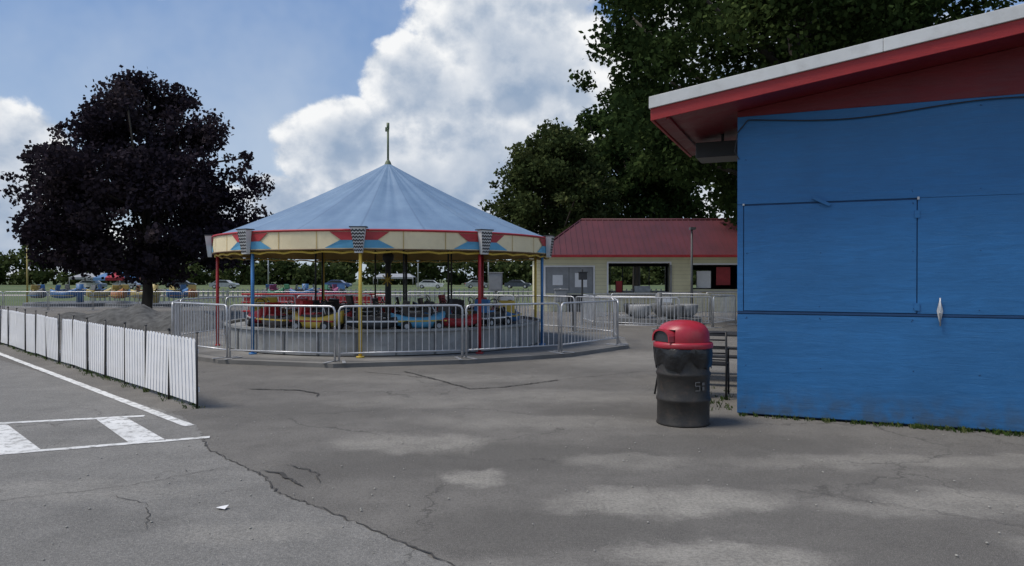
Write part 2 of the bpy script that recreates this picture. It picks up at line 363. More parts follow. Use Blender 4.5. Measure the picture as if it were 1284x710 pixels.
for i in range(340):
    s=R.uniform(0,5.2); o=abs(R.gauss(0,.05))+.01
    if R.random()<.25+.6*(s>1.2): pts.append((2.65+.921*s-.388*o,8.6-.388*s-.921*o))
for i in range(200):
    t=R.uniform(-.1,14); o=R.gauss(0,.06); pts.append((-3.87-.698*t+.716*o,9.05+.716*t+.698*o))
for i in range(60): pts.append((2.6+R.gauss(0,.18),8.9+R.uniform(0,2)))
blades('grass_tufts',pts,.055,gt)

# ---------------------------------------------------------------- blue booth
def wallmat(name,col,str_=1):
    m,nt,bs=newmat(name); v=coords(nt,(1.0,1.2,8)); v2=coords(nt)
    g=noise(nt,v,2.3,8,.72,.8); big=noise(nt,v2,.8,6,.6)
    c=mixc(nt,remap(nt,g,.35,.68),[x*.84 for x in col],[x*1.12 for x in col]); c=mixc(nt,remap(nt,big,.38,.68,0,.6),c,[x*.66 for x in col])
    patch=noise(nt,coords(nt,(1,1,1.6)),1.7,7,.75,1.2)
    scr=noise(nt,coords(nt,(1.2,2,18)),5,6,.78)
    c=mixc(nt,math_(nt,'MULTIPLY',remap(nt,scr,.55,.72,0,.6),remap(nt,patch,.42,.6)),c,(col[0]*2+.06,col[1]*1.4+.04,col[2]*1.15))
    lo=nn(nt,'ShaderNodeSeparateXYZ'); nt.links.new(v2,lo.inputs[0])
    dirt=math_(nt,'MULTIPLY',remap(nt,lo.outputs[2],.02,.4,.65,0),remap(nt,noise(nt,v2,6,5),.35,.6)); c=mixc(nt,dirt,c,(.06,.07,.07))
    nt.links.new(c,bs.inputs['Base Color']); nt.links.new(remap(nt,g,.3,.7,.4,.65),bs.inputs['Roughness'])
    bumpit(nt,bs,math_(nt,'ADD',math_(nt,'MULTIPLY',g,.8),math_(nt,'MULTIPLY',big,3.5)),.4,.012); return m
bw=wallmat('blue_plywood',(.024,.16,.4)); bdark=M('blue_seam',(.008,.05,.14),.7)
fred=wallmat('red_board',(.34,.018,.02)); shade_red=wallmat('shaded_red_board',(.17,.008,.014)); wmet=M('white_metal_edge',(.6,.61,.61),.4,0,.1,2,dirt=(.3,.28,.25))  # darker red copy: shade under the roof put into soffit and gable colour
bo=empty('blue_booth',(2.65,8.6,0),math.atan2(-.388,.921))
zs=lambda x:3.43+.151*(x+.878)
b=B()
b.bb(0.004,5.6,.012,1.55,.02,3.5,bdark)
for x0,x1,z0,z1 in ((0,5.6,.03,1.19),(0,.066,1.225,2.47),(.076,1.855,1.232,2.455),(1.866,5.6,1.225,2.472),(0,5.6,2.475,3.5)):
    b.bb(x0,x1,0,.010,z0,z1,bw)
b.bb(0,5.6,-.004,.008,1.197,1.218,bdark)
b.done('walls',bo,.002)
b=B()
b.hexa([(0,.003,3.503),(5.6,.003,3.503),(5.6,1.55,3.503),(0,1.55,3.503),(0,.003,zs(0)),(5.6,.003,zs(5.6)),(5.6,1.55,zs(5.6)),(0,1.55,zs(0))],shade_red)
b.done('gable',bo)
b=B(); X0,X1=-.878,6.3
def slab(x0,x1,y0,y1,a,c,mat): b.hexa([(x0,y0,zs(x0)+a),(x1,y0,zs(x1)+a),(x1,y1,zs(x1)+a),(x0,y1,zs(x0)+a),(x0,y0,zs(x0)+c),(x1,y0,zs(x1)+c),(x1,y1,zs(x1)+c),(x0,y1,zs(x0)+c)],mat)
slab(X0+.01,X1,-.575,2.15,.006,.05,shade_red)
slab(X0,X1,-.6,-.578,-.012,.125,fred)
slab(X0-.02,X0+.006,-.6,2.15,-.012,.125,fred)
x=X0-.035
while x<X1: x2=min(X1,x+2.4); slab(x,x2-.004,-.625,2.18,.127,.262,wmet); x=x2
slab(X0+.15,X0+.19,-.57,2.1,-.03,.004,shade_red)
b.done('roof',bo,.004)
b=B()
b.box((.91,-.02,2.475),(.2,.03,.035),bw,0,0,rad(28)); b.box((.07,-.008,2.47),(.02,.02,.02),wmet); b.box((1.87,-.008,2.47),(.02,.02,.03),wmet)
b.face([(2.045,-.008,1.26),(2.075,-.01,1.11),(2.105,-.008,1.26),(2.075,-.012,1.4)],wmet); b.tube([(2.075,-.03,1.1),(2.075,-.03,1.4)],.008,galv)
b.tube([(2.075,-.01,1.22),(2.075,-.035,1.25)],.012,galv)
for z in (1.3,2.3): b.box((1.86,-.006,z),(.05,.012,.08),bw)
rr=random.Random(3)
for i in range(46):
    b.box((rr.choice([.1,.9,1.82,2.44,3.3])+rr.uniform(-.01,.01),-.001,rr.choice([.1,.6,1.15,1.28,1.9,2.42,2.55,3.0,3.42])+rr.uniform(-.01,.01)),(.009,.004,.009),bdark)
b.done('hasp_and_fittings',bo)
b=B(); b.tube([(x,-.02,3.47-.09*math.sin(x*1.1+.3)**2+(.0 if x>.1 else -.15)) for x in [i*.12 for i in range(45)]],.007,blackm,6); b.tube([(0,-.015,3.3),(-.03,-.015,3.1),(.02,-.012,3.0)],.006,blackm,5); b.done('cable',bo)
b=B(); b.bb(-.62,-.05,.9,1.4,3.2,3.4,blackm); b.tube([(-.3,1.1,3.4),(-.3,1.1,3.56)],.02,darkg); b.done('eave_shade_box',bo,.03)  # black box and stem added to stand for shade under the eave

# ---------------------------------------------------------------- trash can
t=empty('trash_can',(1.9,8.12,0))
drm=M('drum_brown_black',(.024,.022,.02),.5,0,.45,4,.25,40,dirt=(.08,.055,.04),dirtamt=.6)
b=B(); pr=[(.0,.012),(.275,.012),(.29,.0),(.295,.015),(.285,.03)]
for zc in (.28,.56): pr+=[(.285,zc-.03),(.297,zc-.012),(.297,zc+.012),(.285,zc+.03)]
pr+=[(.285,.82),(.297,.83),(.297,.85),(.27,.85),(.27,.7),(0,.7)]
b.lathe(pr,(0,0,0),drm,48,fn=lambda q,t,i:(q[0]*(1+.014*math.sin(3*t+i*.3)),q[1]*(1+.016*math.sin(2*t+1+i*.2)),q[2])); b.done('drum',t)
bag=M('black_liner',(.012,.012,.013),.3,0,.3,8,.8,18)
b=B()
def bf(q,t,i):
    k=1+(.02*math.sin(9*t+i)+.012*math.sin(23*t+2*i)+.015*math.sin(5*t))*(.4 if i<1 else 1); dz=(.04*math.sin(4*t+1)+.03*math.sin(7*t)+.02*math.sin(11*t))*(i>=2)
    return (q[0]*k,q[1]*k,q[2]+dz)
b.lathe([(.29,.875),(.312,.86),(.318,.8),(.312,.72),(.302,.65)],(0,0,0),bag,96,fn=bf); b.done('liner_bag',t)
lid=M('red_plastic_lid',(.33,.02,.035),.38,0,.2,3,.1,dirt=(.25,.1,.1),dirtamt=.3)
b=B()
b.lathe([(.27,.85),(.318,.845),(.325,.855),(.325,.89),(.315,.905),(.29,.912)],(0,0,0),lid,56)
n=48; rings=[(.285,.91),(.288,.95),(.284,1.0),(.268,1.05),(.24,1.085),(.2,1.112),(.15,1.13),(.08,1.143),(.001,1.147)]
bi=len(b.v); k=b.mi(lid); od=rad(205)
for i,(r_,z) in enumerate(rings):
    for j in range(n):
        tt=2*math.pi*j/n; b.v.append((r_*math.cos(tt),r_*math.sin(tt),z))
for i in range(len(rings)-1):
    for j in range(n):
        tt=2*math.pi*(j+.5)/n; a=abs((tt-od+math.pi)%(2*math.pi)-math.pi)
        if a<rad(34) and i<3: continue
        b.f.append([bi+i*n+j,bi+i*n+(j+1)%n,bi+(i+1)*n+(j+1)%n,bi+(i+1)*n+j]); b.m.append(k); b.sm.append(True)
c_,s_=math.cos(od),math.sin(od)
def L(u,v_,z): return (c_*u-s_*v_,s_*u+c_*v_,z)
arc=[]
for q in range(13):
    a=math.pi*q/12; arc.append((-.155*math.cos(a),.915+.14*math.sin(a)**.6))
for i in range(12):
    (v0,z0),(v1,z1)=arc[i],arc[i+1]
    b.face([L(.305,v0,z0),L(.305,v1,z1),L(.2,v1*1.02,z1+.008),L(.2,v0*1.02,z0+.008)],lid,True)
    b.face([L(.305,v0*.88,.915+(z0-.915)*.86),L(.305,v1*.88,.915+(z1-.915)*.86),L(.305,v1,z1),L(.305,v0,z0)],lid)
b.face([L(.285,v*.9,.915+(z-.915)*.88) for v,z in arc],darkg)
b.done('dome_lid',t)
b=B(); st=M('faded_sticker',(.14,.135,.13),.6)
for (u,z,wu,wz) in ((0,.49,.055,.01),(-.026,.47,.01,.04),(0,.45,.055,.01),(.026,.425,.01,.05),(0,.4,.055,.01),(.075,.47,.035,.03),(.075,.42,.03,.04)):
    a=rad(-72)+u/.3; p=(.3*math.cos(a),.3*math.sin(a),z); b.box(p,(wu,.004,wz),st,a+math.pi/2)
b.done('sticker',t)

# ---------------------------------------------------------------- picnic table + chairs
t=empty('picnic_table',(3.25,11.6,0),rad(-20)); b=B()
for i in range(5): b.bb(-.8,.8,-.36+i*.15,-.23+i*.15,.72,.75,darkg)
for y in (-.7,.7): b.bb(-.8,.8,y-.12,y+.12,.43,.46,darkg)
for x in (-.6,.6):
    b.tube([(x,-.32,.72),(x,-.12,.4),(x,-.62,.0)],.018,blackm); b.tube([(x,.32,.72),(x,.12,.4),(x,.62,.0)],.018,blackm); b.tube([(x,-.72,.42),(x,.72,.42)],.018,blackm)
b.done('table_frame',t)
def chair(loc,rz):
    t=empty('metal_chair',loc,rz); b=B()
    for i in range(6): b.bb(-.22,.22,-.22+i*.075,-.165+i*.075,.44,.455,blackm)
    for x in (-.22,.22): b.tube([(x,-.25,0),(x,-.2,.45)],.014,blackm); b.tube([(x,.28,0),(x,.2,.45),(x,.3,.9)],.014,blackm); b.tube([(x,-.2,.45),(x,-.18,.66),(x,.24,.66)],.012,blackm)
    for i in range(5): b.tube([(-.22,.215+i*.02,.52+i*.09),(.22,.215+i*.02,.52+i*.09)],.01,blackm)
    b.done('chair_frame',t)
chair((2.72,10.0,0),rad(160)); chair((2.3,10.0,0),rad(100))

# ---------------------------------------------------------------- picket fence
b=B(); d=Vector((-.698,.716,0)).normalized(); nrm=Vector((.716,.698,0))
rot=math.atan2(d.y,d.x); rr=random.Random(4); P0=Vector((-3.87,9.05,0))
for p in range(22):
    o=P0+d*(p*.96)+nrm*rr.uniform(-.02,.02); tilt=rr.uniform(-.014,.014)
    b.tube([o-nrm*.02,o-nrm*.02+Vector((rr.uniform(-.012,.012),rr.uniform(-.01,.01),.93))],.014,blackm,8)
    b.tube([o-nrm*.02+Vector((0,0,.93)),o-nrm*.02+Vector((0,0,.945))],.019,blackm,8)
    Mx=Matrix.Translation(o)@Matrix.Rotation(rot,4,'Z')@Matrix.Rotation(tilt,4,'Y')@Matrix.Rotation(rr.uniform(-.035,.035),4,'X')
    for k in range(8):
        x=.04+k*.118; wd=.088; zt=.86+rr.uniform(-.004,.004); zb=.05
        b.prism([(x,zb),(x+wd,zb),(x+wd,zt-.03),(x+wd*.75,zt-.005),(x+wd/2,zt),(x+wd*.25,zt-.005),(x,zt-.03)],-.0,.012,white,Mx)
    for z in (.2,.68):
        pts=[Mx@Vector(q) for q in ((.02,-.025,z),(.94,-.025,z),(.94,-.0015,z),(.02,-.0015,z),(.02,-.025,z+.05),(.94,-.025,z+.05),(.94,-.0015,z+.05),(.02,-.0015,z+.05))]
        b.hexa(pts,white)
b.done('white_picket_fence')

# ---------------------------------------------------------------- barriers
def barrier(b,p,q,z0,h=1.02,feet=True):
    p=Vector((*p,z0));q=Vector((*q,z0)); d=(q-p); Ln=d.length; d.normalize(); n=Vector((-d.y,d.x,0)); up=Vector((0,0,1)); i=.04
    a=p+d*i; c=q-d*i; r=.02
    b.tube([a+up*.02,a+up*(h-.08),a+d*.03+up*(h-.02),a+d*.1+up*h,c-d*.1+up*h,c-d*.03+up*(h-.02),c+up*(h-.08),c+up*.02],r,galv,7)
    b.tube([a+up*.16,c+up*.16],.016,galv,6)
    k=int(Ln/.125)
    for j in range(1,k): x=a+d*((Ln-2*i)*j/k); b.tube([x+up*.16,x+up*h],.0085,galv,5,False)
    for x in (a+d*.08,c-d*.08): b.box(x+up*.01,(.06,.5,.012),galv,math.atan2(d.y,d.x))
ring=[(2.45,16.9),(1.0,15.1),(-.91,13.97),(-3.2,13.35),(-5.44,14.0),(-7.25,15.6),(-8.1,17.8),(-7.9,20.1),(-6.5,22.0),(-4.4,23.0),(-2.1,23.1),(.1,22.3),(1.8,20.8),(2.65,18.9)]
b=B()
for i in range(len(ring)): barrier(b,ring[i],ring[(i+1)%len(ring)],.08)
b.done('metal_barrier_fence')
b=B(); ring2=[(2.75,24.6),(4.7,23.4),(6.6,24.0),(7.9,25.8),(7.6,28),(5.9,29.3),(3.9,29.0),(2.6,27.2)]
for i in range(len(ring2)): barrier(b,ring2[i],ring2[(i+1)%len(ring2)],0)
b.box((5.0,23.47,.93),(.32,.02,.16),white,.3)
b.done('metal_barrier_fence')
cx,cy=-2.85,18.3
b=B(); o=[(cx+(x-cx)*1.045,cy+(y-cy)*1.045) for x,y in ring]
b.face([(x,y,.08) for x,y in o],concrete)
for i in range(len(o)):
    x0,y0=o[i];x1,y1=o[(i+1)%len(o)]; b.face([(x0,y0,-.01),(x0,y0,.08),(x1,y1,.08),(x1,y1,-.01)],concrete)
b.done('concrete_slab')

# ---------------------------------------------------------------- carousel
C=empty('carousel',(-3.05,18,.08))
def canvas():
    m,nt,bs=newmat('blue_canvas'); tc=nn(nt,'ShaderNodeTexCoord'); s=nn(nt,'ShaderNodeSeparateXYZ'); nt.links.new(tc.outputs['Object'],s.inputs[0])
    an=math_(nt,'ARCTAN2',s.outputs[0],s.outputs[1])
    seam=remap(nt,math_(nt,'ABSOLUTE',math_(nt,'SINE',math_(nt,'MULTIPLY_ADD',an,10,.31))),.0,.09,1,0)
    v=coords(nt,(1,1,.6)); c=mixc(nt,remap(nt,noise(nt,v,1.3,6,.65),.35,.7),(.115,.185,.285),(.165,.25,.355)); c=mixc(nt,math_(nt,'MULTIPLY',seam,.55),c,(.07,.11,.18))
    nt.links.new(c,bs.inputs['Base Color']); bs.inputs['Roughness'].default_value=.55; return m
cv=canvas(); RC=4.0; NS=240
def zc(r,t):
    u=r/RC; z=2.48+(4.38-2.48)*((1-u)*.84+.16*(1-u)**2); return z-(.085*abs(math.sin(t*10))**.8+.02*math.sin(t*60+3*u)*abs(math.sin(t*10)))*u*(1.2-u)*1.6
b=B()
for i in range(13):
    for j in range(NS):
        t=2*math.pi*j/NS; r_=.05+(RC-.05)*i/12; b.v.append((r_*math.sin(t),-r_*math.cos(t),zc(r_,t-rad(1.8))))
k=b.mi(cv)
for i in range(12):
    for j in range(NS): b.f.append([i*NS+j,(i+1)*NS+j,(i+1)*NS+(j+1)%NS,i*NS+(j+1)%NS]); b.m.append(k); b.sm.append(True)
b.done('canopy',C)
b=B()
for i in range(6):
    for j in range(80):
        t=2*math.pi*j/80; r_=.1+(RC-.25)*i/5; b.v.append((r_*math.sin(t),-r_*math.cos(t),zc(r_,0)-.2))
k=b.mi(tan)
for i in range(5):
    for j in range(80): b.f.append([i*80+j,(i+1)*80+j,(i+1)*80+(j+1)%80,i*80+(j+1)%80]); b.m.append(k); b.sm.append(True)
b.done('canopy_lining',C)
ZT,ZB=2.45,2.09
def pt(deg,z,r): t=rad(deg); return (r*math.sin(t),-r*math.cos(t),z)
b=B()
for j in range(120):
    a0,a1=j*3,(j+1)*3
    b.face([pt(a0,ZB,RC),pt(a1,ZB,RC),pt(a1,ZT,RC),pt(a0,ZT,RC)],cream)
    b.face([pt(a1,ZB,RC-.03),pt(a0,ZB,RC-.03),pt(a0,ZT,RC-.03),pt(a1,ZT,RC-.03)],tan)
    b.face([pt(a1,ZB,RC),pt(a0,ZB,RC),pt(a0,ZB,RC-.03),pt(a1,ZB,RC-.03)],red)
b.tube([pt(j*3,ZT+.01,RC+.005) for j in range(121)],.024,red,6)
b.tube([pt(j*3,ZB,RC+.0) for j in range(121)],.014,M('dark_trim',(.12,.07,.03),.6),6)
b.tube([pt(j*3,ZB-.05+.02*math.sin(j*2.1),RC-.05) for j in range(121)],.02,yellow,5)
angs=[1.8+36*k for k in range(10)]
r1=RC+.012
for a in angs:
    for j in range(1,3): # panel joints
        aa=a+12*j; b.face([pt(aa-.12,ZB+.01,r1-.004),pt(aa+.12,ZB+.01,r1-.004),pt(aa+.12,ZT-.01,r1-.004),pt(aa-.12,ZT-.01,r1-.004)],tan)
    for s in (-1,1):
        def q(da,h): return pt(a+s*da,ZB+.02+(ZT-ZB-.04)*h,r1+.006)
        def q2(da,h): return pt(a+s*da,ZB+.02+(ZT-ZB-.04)*h,r1+.003)
        P_=[[q(.3,1),q(8.2,1),q(5.0,.5),q(.3,.5)]]
        Q_=[[q2(.3,.02),q2(9.6,.02),q2(5.2,.5),q2(.3,.5)]]
        for f_ in P_: b.face(f_ if s>0 else f_[::-1],red)
        for f_ in Q_: b.face(f_ if s>0 else f_[::-1],skyb)
b.done('valance',C)
b=B(); wj=M('bracket_white',(.6,.6,.59),.5); bj=M('bracket_black',(.03,.03,.035),.6)
for i,a in enumerate(angs):
    t=rad(a); T=Matrix.Translation((RC*math.sin(t),-RC*math.cos(t),0))@Matrix.Rotation(t,4,'Z')
    def V_(x,y,z): return T@Vector((x,y,z))
    z0,z1=2.02,2.5; w0,w1=.075,.14
    b.hexa([V_(-w0,-.1,z0),V_(w0,-.1,z0),V_(w0,-.02,z0),V_(-w0,-.02,z0),V_(-w1,-.16,z1),V_(w1,-.16,z1),V_(w1,-.02,z1),V_(-w1,-.02,z1)],wj)
    def F(u,h):
        w_=w0+(w1-w0)*h; y=-.1-.06*h-.004; return V_(u*w_,y,z0+(z1-z0)*h)
    for kx in range(4):
        ua,ub=-1+kx*.5,-.5+kx*.5; um=(ua+ub)/2
        for kz in range(7):
            h=.04+kz*.13; dd=.07
            b.face([F(ua,h),F(um,h+.055),F(um,h+.055+dd),F(ua,h+dd)],bj); b.face([F(um,h+.055),F(ub,h),F(ub,h+dd),F(um,h+.055+dd)],bj)
    b.box(V_(0,-.07,z1+.012),(.33,.2,.02),bj,t)
b.done('pole_brackets',C)
b=B(); pc={0:yellow,1:red,2:blue,3:yellow,4:red,5:darkg,6:yellow,7:darkg,8:red,9:blue}
for i,a in enumerate(angs):
    b.tube([pt(a,.0,3.9),pt(a,2.45,3.9)],.035,pc[i],10); b.tube([pt(a,.0,3.9),pt(a,.03,3.9)],.08,pc[i],10)
    b.tube([pt(a,2.44,3.9),pt(a,4.05,.2)],.03,yellow,6)
    b.tube([pt(a+18,2.44,3.9),pt(a+18,4.05,.2)],.02,tan,6)
    b.tube([pt(a,2.3,3.9),pt(a+36,2.3,3.9)],.02,yellow,6)
for a in (20,56,130,200,250,310): b.tube([pt(a,.45,1.9),pt(a,3.1,1.9)],.022,darkg,8)
b.done('poles_and_rafters',C)
b=B(); b.tube([(0,0,.4),(0,0,4.4)],.06,darkg,12)
pm=M('green_finial',(.1,.13,.07),.6)
b.tube([(0,0,4.3),(0,0,5.3)],.026,pm,8); b.box((-.02,0,5.2),(.09,.05,.1),pm); b.tube([(0,0,5.2),(0,0,5.36)],.035,pm,8)
b.lathe([(.09,4.33),(.06,4.41),(.03,4.45)],(0,0,0),pm,10)
b.lathe([(.22,.45),(.2,.6),(.08,.7),(.07,1.9),(.14,2.0),(.14,2.1),(.08,2.2)],(0,0,0),darkg,16)
for k in range(8):
    t=k*math.pi/4; b.tube([(0,-.1,1.5),(.16*math.sin(t),-.1,1.5+.16*math.cos(t))],.015,yellow,5)
b.done('centre_mast',C)
skm=M('platform_skirt',(.27,.28,.28),.6,.1,.25,2,dirt=(.12,.11,.1),dirtamt=.5)
b=B(); b.lathe([(3.72,.02),(3.72,.47),(3.76,.48),(3.76,.53),(3.69,.53),(3.69,.46),(.3,.46)],(0,0,0),skm,80,sm=False)
for k in range(30): a=k*12; b.box(pt(a,.24,3.727),(.04,.02,.44),dgrey,rad(a))
b.done('platform',C)
def boat(b,deg,r0,col,seat,L_=1.15,W=.5,H=.36,trim=None,kind='car'):
    t=rad(deg); T=Matrix.Translation((r0*math.sin(t),-r0*math.cos(t),.46))@Matrix.Rotation(t,4,'Z')
    n=14; ns=11; base=len(b.v); k=b.mi(col)
    for i in range(ns):
        u=-1+2*i/(ns-1); wv=max(.04,(1-abs(u)**2.6))**.55*W/2; top=H*(.78+.28*abs(u)**2*(1.4 if u>0 else .9)); bot=.04+.12*abs(u)**3
        for j in range(n):
            a=2*math.pi*j/n; ca,sa=math.cos(a),math.sin(a); x=u*L_/2; y=math.copysign(abs(ca)**.55,ca)*wv; z=(top+bot)/2+math.copysign(abs(sa)**.6,sa)*(top-bot)/2
            b.v.append(tuple(T@Vector((x,y,z))))
    for i in range(ns-1):
        for j in range(n): b.f.append([base+i*n+j,base+(i+1)*n+j,base+(i+1)*n+(j+1)%n,base+i*n+(j+1)%n]); b.m.append(k); b.sm.append(True)
    for e in (0,ns-1): b.f.append([base+e*n+j for j in range(n)]); b.m.append(k); b.sm.append(False)
    def bx(c,s,m,ry=0):
        b.box(T@Vector(c),s,m,t,0,ry)
    bx((-.08,0,H*.8),(.5,W*.66,.08),seatm); bx((-.3,0,H+.1),(.07,W*.7,.3),seat,.2); bx((-.12,0,H*.92),(.26,W*.6,.06),seat)
    b.tube([T@Vector((.28,0,H*.8)),T@Vector((.14,0,H+.15))],.015,darkg,6)
    pts=[T@Vector((.13+.05*math.sin(q),.1*math.cos(q),H+.16+.09*math.sin(q))) for q in [i*math.pi/5 for i in range(11)]]; b.tube(pts,.012,darkg,5)
    if kind=='car':
        for x in (-.34,.34):
            for s in (-1,1):
                b.tube([T@Vector((x,s*W*.40,.1)),T@Vector((x,s*W*.54,.1))],.11,rubber,14); b.tube([T@Vector((x,s*W*.54,.1)),T@Vector((x,s*W*.56,.1))],.05,galv,8)
        b.tube([T@Vector((.3,-W*.35,H*.95)),T@Vector((.22,-W*.3,H+.16)),T@Vector((.22,W*.3,H+.16)),T@Vector((.3,W*.35,H*.95))],.012,galv,6)
    bx((0,0,.2),(L_*.86,W*1.01,.03),trim or white)
b=B()
data=[(-66,red,yellow),(-40,seatm,red),(-19,yellow,red),(4,darkg,seatm),(22,skyb,seatm),(38,red,seatm),(58,darkg,blue),(82,blue,yellow),(110,red,white),(138,yellow,red),(165,darkg,red),(190,red,seatm),(216,blue,seatm),(244,orange,red),(270,green,yellow)]
for i,(a,c1,c2) in enumerate(data): boat(b,a,3.0,c1,c2,1.2,.52,.3 if i%2 else .36,kind='car' if i%2==0 else 'boat',trim=[white,yellow,red][i%3])
for i,a in enumerate(range(0,360,40)): boat(b,a+10,1.75,[darkg,blue,darkg,red,darkg][i%5],seatm,.8,.4,.3,kind='boat')
for a in range(0,360,24): b.tube([pt(a,.46,3.4),pt(a,.95,3.4)],.012,galv,5)
b.done('ride_cars',C)

b=B()
for i in range(26):
    x=-9.2+i*.2; b.tube([(x,25,0),(x,25,1.05)],.018,red if i%6 else white,5)
for z in (.5,.8,1.08): b.tube([(-9.25,25,z),(-4.15,25,z)],.03,red,6)
b.bb(-9.2,-4.2,25.1,25.2,.85,1.0,red)
b.done('red_rail_fence')

# ---------------------------------------------------------------- concession building
Yb=36.; E=empty('concession_building',(0,Yb,0))
m,nt,bs=newmat('yellow_siding'); tc=nn(nt,'ShaderNodeTexCoord'); s=nn(nt,'ShaderNodeSeparateXYZ'); nt.links.new(tc.outputs['Object'],s.inputs[0])
fr=math_(nt,'FRACT',math_(nt,'MULTIPLY',s.outputs[2],5.5)); ln=remap(nt,fr,.0,.14,1,0)
c=mixc(nt,remap(nt,noise(nt,coords(nt),1.1,5),.35,.7),(.62,.58,.38),(.74,.7,.48)); c=mixc(nt,math_(nt,'MULTIPLY',ln,.5),c,(.2,.18,.12)); nt.links.new(c,bs.inputs['Base Color']); bs.inputs['Roughness'].default_value=.6
sid=m
b=B(); x0,x1=1.15,15.; ops=[(1.65,4.0,.89,2.19),(4.75,7.77,.93,2.38),(8.87,11.4,1.1,2.3)]
xs=x0
for a,c,z0,z1 in ops:
    b.bb(xs,a,0,.14,0,2.7,sid); b.bb(a,c,0,.14,0,z0,sid); b.bb(a,c,0,.14,z1,2.7,sid); xs=c
b.bb(xs,x1,0,.14,0,2.7,sid)
b.bb(x0,x0+.14,.143,5,0,2.7,sid); b.bb(x1-.14,x1,.143,5,0,2.7,sid)
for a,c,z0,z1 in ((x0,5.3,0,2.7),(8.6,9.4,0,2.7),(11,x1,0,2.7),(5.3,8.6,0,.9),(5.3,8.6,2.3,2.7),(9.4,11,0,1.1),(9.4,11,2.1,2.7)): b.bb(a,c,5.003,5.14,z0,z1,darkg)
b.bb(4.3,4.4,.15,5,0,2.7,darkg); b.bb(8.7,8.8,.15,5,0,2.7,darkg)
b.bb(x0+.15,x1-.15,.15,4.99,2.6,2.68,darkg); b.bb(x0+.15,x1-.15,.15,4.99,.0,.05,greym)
b.done('walls',E)
b=B()
for a,c,z0,z1 in ops:
    for q in ((a-.08,a,z0-.08,z1+.08),(c,c+.08,z0-.08,z1+.08),(a,c,z1,z1+.08)): b.bb(q[0],q[1],-.03,.1,q[2],q[3],white)
    b.bb(a-.1,c+.1,-.25,.1,z0-.13,z0-.07,greym)
b.bb(1.66,2.8,.02,.06,.9,2.18,greym); b.bb(2.82,3.99,.03,.07,.9,2.18,greym); b.bb(2.0,2.5,-.005,.018,1.3,1.8,white); b.bb(3.1,3.7,.01,.028,1.2,1.9,white)
b.bb(5.2,5.5,.5,.8,.9,1.5,red); b.bb(6.2,7.0,1,1.4,.9,1.25,galv); b.bb(7.77,7.86,-.06,.0,0,2.3,greym)
b.bb(9.2,9.9,.4,.5,1.15,2.0,white); b.bb(10.2,10.9,.5,.55,1.3,2.2,red)
for x in (5.5,6.2,6.9,7.7): b.tube([(x,5.05,.9),(x,5.05,2.3)],.03,darkg,6)
b.done('window_frames_and_counters',E)
m,nt,bs=newmat('red_metal_roof'); c=mixc(nt,remap(nt,noise(nt,coords(nt),.8,5),.35,.7),(.06,.008,.013),(.095,.013,.019)); nt.links.new(c,bs.inputs['Base Color']); bs.inputs['Roughness'].default_value=.6; rm=m
b=B(); ex0,ex1,ey0,ey1=.95,15.4,-.5,5.6; rx0=3.65; rz=4.72; ry=2.5
b.face([(ex0,ey0,2.72),(ex1,ey0,2.72),(ex1,ry,rz),(rx0,ry,rz)],rm); b.face([(ex0,ey1,2.72),(ex0,ey0,2.72),(rx0,ry,rz)],rm); b.face([(ex1,ey1,2.72),(ex0,ey1,2.72),(rx0,ry,rz),(ex1,ry,rz)],rm); b.face([(ex1,ey0,2.72),(ex1,ey1,2.72),(ex1,ry,rz)],rm)
b.bb(ex0,ex1,ey0,ey1,2.703,2.716,white); b.bb(ex0-.01,ex1,ey0-.03,ey0-.002,2.66,2.78,red)
x=ex0+.2
while x<ex1:
    f_=min(1,(x-ex0)/(rx0-ex0)); b.tube([(x,ey0,2.75),(x,ey0+(ry-ey0)*f_,2.75+(rz-2.72)*f_)],.022,rm,4); x+=.3
for k in range(10):
    y=ey0+.3+k*.55; f_=min((y-ey0)/(ry-ey0),(ey1-y)/(ey1-ry)); b.tube([(ex0,y,2.75),(ex0+(rx0-ex0)*f_,y,2.75+(rz-2.72)*f_)],.022,rm,4)
b.tube([(rx0,ry,rz),(ex1,ry,rz)],.07,rm,8); b.tube([(ex0,ey0,2.74),(rx0,ry,rz)],.05,rm,6)
b.done('roof',E)

def lamp(name,x,y,h,m=galv,head=True):
    b=B(); b.tube([(x,y,0),(x,y,h)],[.06,.04],m,8)
    if head: b.box((x,y-.1,h),(.22,.3,.1),m); b.tube([(x,y,0),(x,y,.08)],.12,m,10)
    b.done(name)
lamp('light_pole',7.5,30.5,3.7,dgrey); lamp('light_pole',-30.5,46,3.8,myel); lamp('light_pole',-20,60,5); lamp('light_pole',-9,70,5.5); lamp('light_pole',-2,62,5)
def cabinet(x,y,h,s=(.45,.3,.6),m=greym,name='utility_box'):
    b=B(); b.tube([(x,y,0),(x,y,h)],.035,m,8); b.box((x,y-.18,h-.25),s,m); b.box((x,y-.18-s[1]/2-.006,h-.25),(s[0]*.85,.01,s[2]*.85),m); b.box((x,y-.18,h-.25+s[2]/2+.015),(s[0]+.06,s[1]+.06,.025),m)
    b.done(name,bevel=.006)
cabinet(-.55,24.8,1.75); cabinet(1.6,24,1.3,(.4,.3,.4),greym); cabinet(2.45,25.5,1.95,(.28,.2,.25),darkg); cabinet(1.9,22.6,1.1,(.45,.35,.5),darkg)
t=empty('tub_ride',(5.3,26.3,0)); b=B(); b.lathe([(1.5,.05),(1.5,.22),(.3,.24)],(0,0,0),dgrey,36,sm=False); b.tube([(0,0,.2),(0,0,1.1)],.1,dgrey,10)
for k in range(5):
    a=k*1.2566; b.lathe([(.2,.25),(.38,.4),(.41,.66),(.38,.7),(.34,.45),(0,.42)],(.98*math.cos(a),.98*math.sin(a),0),[greym,dgrey,darkg][k%3],20)
b.done('tubs',t)
